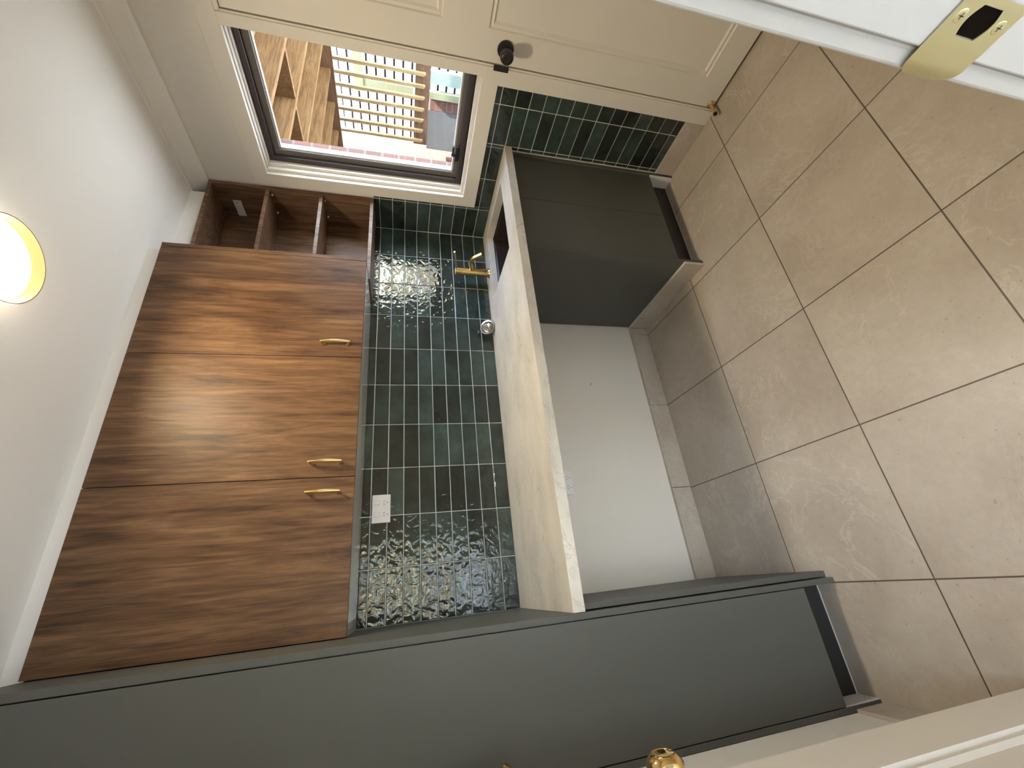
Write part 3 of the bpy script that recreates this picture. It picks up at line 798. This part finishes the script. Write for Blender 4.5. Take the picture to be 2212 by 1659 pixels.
# deck overhead: joists, boards, blocking
JY = [-.575, -.115, .345, .805, 1.28, 1.765, 2.215, 2.64, 3.06]
DX1 = 4.58
deck = obj('deck_sheeting', B(.24, DX1, -.65, 3.2, 2.70, 2.72), M['ply'], label='plywood sheeting laid over the timber joists outside the window', cat='deck')
where = {-.575: 'joist outside nearest the end of the deck sheeting, above the window view', -.115: 'joist just above the window view, before the first one seen', .345: 'first timber joist seen through the window, nearest its top', .805: 'second timber joist down in the window view',
         1.28: 'third timber joist down in the window view', 1.765: 'fourth timber joist down in the window view',
         2.215: 'fifth timber joist down, just above the pickets', 2.64: 'sixth timber joist, lowest and farthest in the window view'}
jst = None
for y in JY:
    if jst is None:
        jst = obj('deck_joist', B(.24, DX1, -.0225, .0225, 2.40, 2.70), M['pine'])
        o = jst; o.location.y = y
    else:
        o = jst.copy(); COL.objects.link(o); o.location.y = y
    tag(o, where.get(y, 'seventh timber joist, tight against the red brick wall outside'), 'joist', 'timber joists under the deck outside the window')
for (x, y0, y1, lb) in ((2.29, .3672, .7828, 'short timber blocking between first and second joist outside the window'), (2.245, .8272, 1.2578, 'short timber blocking between second and third joist outside the window')):
    obj('joist_blocking', B(x, x+.045, y0, y1, 2.405, 2.639), M['pine'], label=lb, cat='timber block', group='timber blocking between the deck joists')
obj('fascia_beam', B(DX1+.001, DX1+.046, -.65, 3.2, 2.36, 2.72), M['fascia'], label='brown timber edge beam across the ends of the deck joists outside', cat='beam')
ab = obj('lower_beam', B(4.69, 4.735, -1.5, 2.72, 1.068, 1.275), M['fascia'], label='brown horizontal timber beam that carries the foot of the pickets', cat='beam')
# pickets
pk = None
for k in range(9):
    y = 1.3066+.1668*k
    if pk is None:
        bm = bmesh.new()
        pr = [(-.021, .02), (-.015, .003), (0, 0), (.015, .003), (.021, .02), (.021, 1.23), (.012, 1.26), (-.021, 1.26)]
        a = [bm.verts.new((4.645, q, 1.15+z)) for q, z in pr]; b = [bm.verts.new((4.688, q, 1.13+z)) for q, z in pr]
        for i in range(len(pr)): j = (i+1) % len(pr); bm.faces.new((a[i], a[j], b[j], b[i]))
        bm.faces.new(a[::-1]); bm.faces.new(b); bmesh.ops.recalc_face_normals(bm, faces=bm.faces)
        pk = obj('picket', bm, M['picket']); o = pk
    else:
        o = pk.copy(); COL.objects.link(o)
    o.location.y = y
    n9 = ['behind the window edge, rightmost', 'second from the right', 'third from the right', 'fourth from the right', 'in the middle of the row', 'fourth from the left', 'third from the left', 'second from the left', 'leftmost, beside the red brick wall']
    tag(o, 'pale pine picket outside the window, ' + n9[k], 'picket', 'row of pale pickets outside the window')
# pale slatted fence beyond
fe = thing('slat_fence', (5.5, 1.5, -.35), 'sunlit pale slat fence with dark gaps behind the pickets', 'fence')
bm = bmesh.new(); p = .1377
for k in range(20):
    box(bm, 5.485, 5.5, -3.0, 3.24, -.33+k*p, -.33+k*p+.109)
obj('slats', bm, M['palewall'], fe)
obj('backing', B(5.501, 5.52, -3.0, 3.24, -.35, 2.42), M['navy'], fe)
obj('brick_wall', B(2.3, 5.49, 3.25, 3.45, -.35, 3.3), M['brick'], label='red brick wall half in sunlight at the left of the window view', cat='wall')
fr = thing('sage_frame', (5.34, 2.1, 1.2), 'sage green painted timber frame standing behind the pickets outside', 'frame')
obj('rail', B(5.30, 5.36, -1.5, 2.40, 2.045, 2.175), M['sage'], fr)
obj('post', B(5.305, 5.36, 2.21, 2.32, 1.29, 2.044), M['sage'], fr)
obj('post', B(5.305, 5.36, 1.30, 1.41, -.35, 2.044), M['sage'], fr)
obj('retaining_wall', B(4.95, 5.15, 2.30, 2.96, -.35, 1.055), M['concrete'], label='low grey concrete wall below the pickets outside', cat='wall')
obj('garden_edging', B(4.95, 5.15, 2.11, 2.295, -.35, 1.04), M['brick_x'], label='narrow rough brick strip beside the low grey concrete wall outside', cat='wall')
obj('sage_beam', B(4.90, 4.96, 1.995, 2.095, -.35, 1.062), M['sage'], label='sage green upright board beside the rough brick strip outside', cat='board')
obj('teal_board', B(4.90, 4.96, 1.70, 1.875, -.35, 1.06), M['teal'], label='pale teal upright board below the picket row outside', cat='board')
# hedge and trees behind the camera, mirrored by the glossy tiles
def hedge(name, x0, x1, y, h, n, label, seed, group=None):
    rnd = random.Random(seed); bm = bmesh.new()
    for i in range(n):
        c = Vector((rnd.uniform(x0, x1), y+rnd.uniform(-.5, .5), -.15+h*rnd.random()**.8)); s = rnd.uniform(.07, .17)
        e = Euler((rnd.uniform(0, 6.3), rnd.uniform(0, 6.3), rnd.uniform(0, 6.3))).to_matrix()
        q = [c + e @ Vector(v)*s for v in ((-1, 0, 0), (0, -.45, .1), (1, 0, 0), (0, .45, .1))]
        bm.faces.new([bm.verts.new(v) for v in q])
    obj(name, bm, M['leaf'], label=label, cat='hedge', kind='stuff')
hedge('garden_hedge', -6, 2.5, -8.2, 3.1, 5200, 'leafy green hedge in the garden behind the camera', 5)
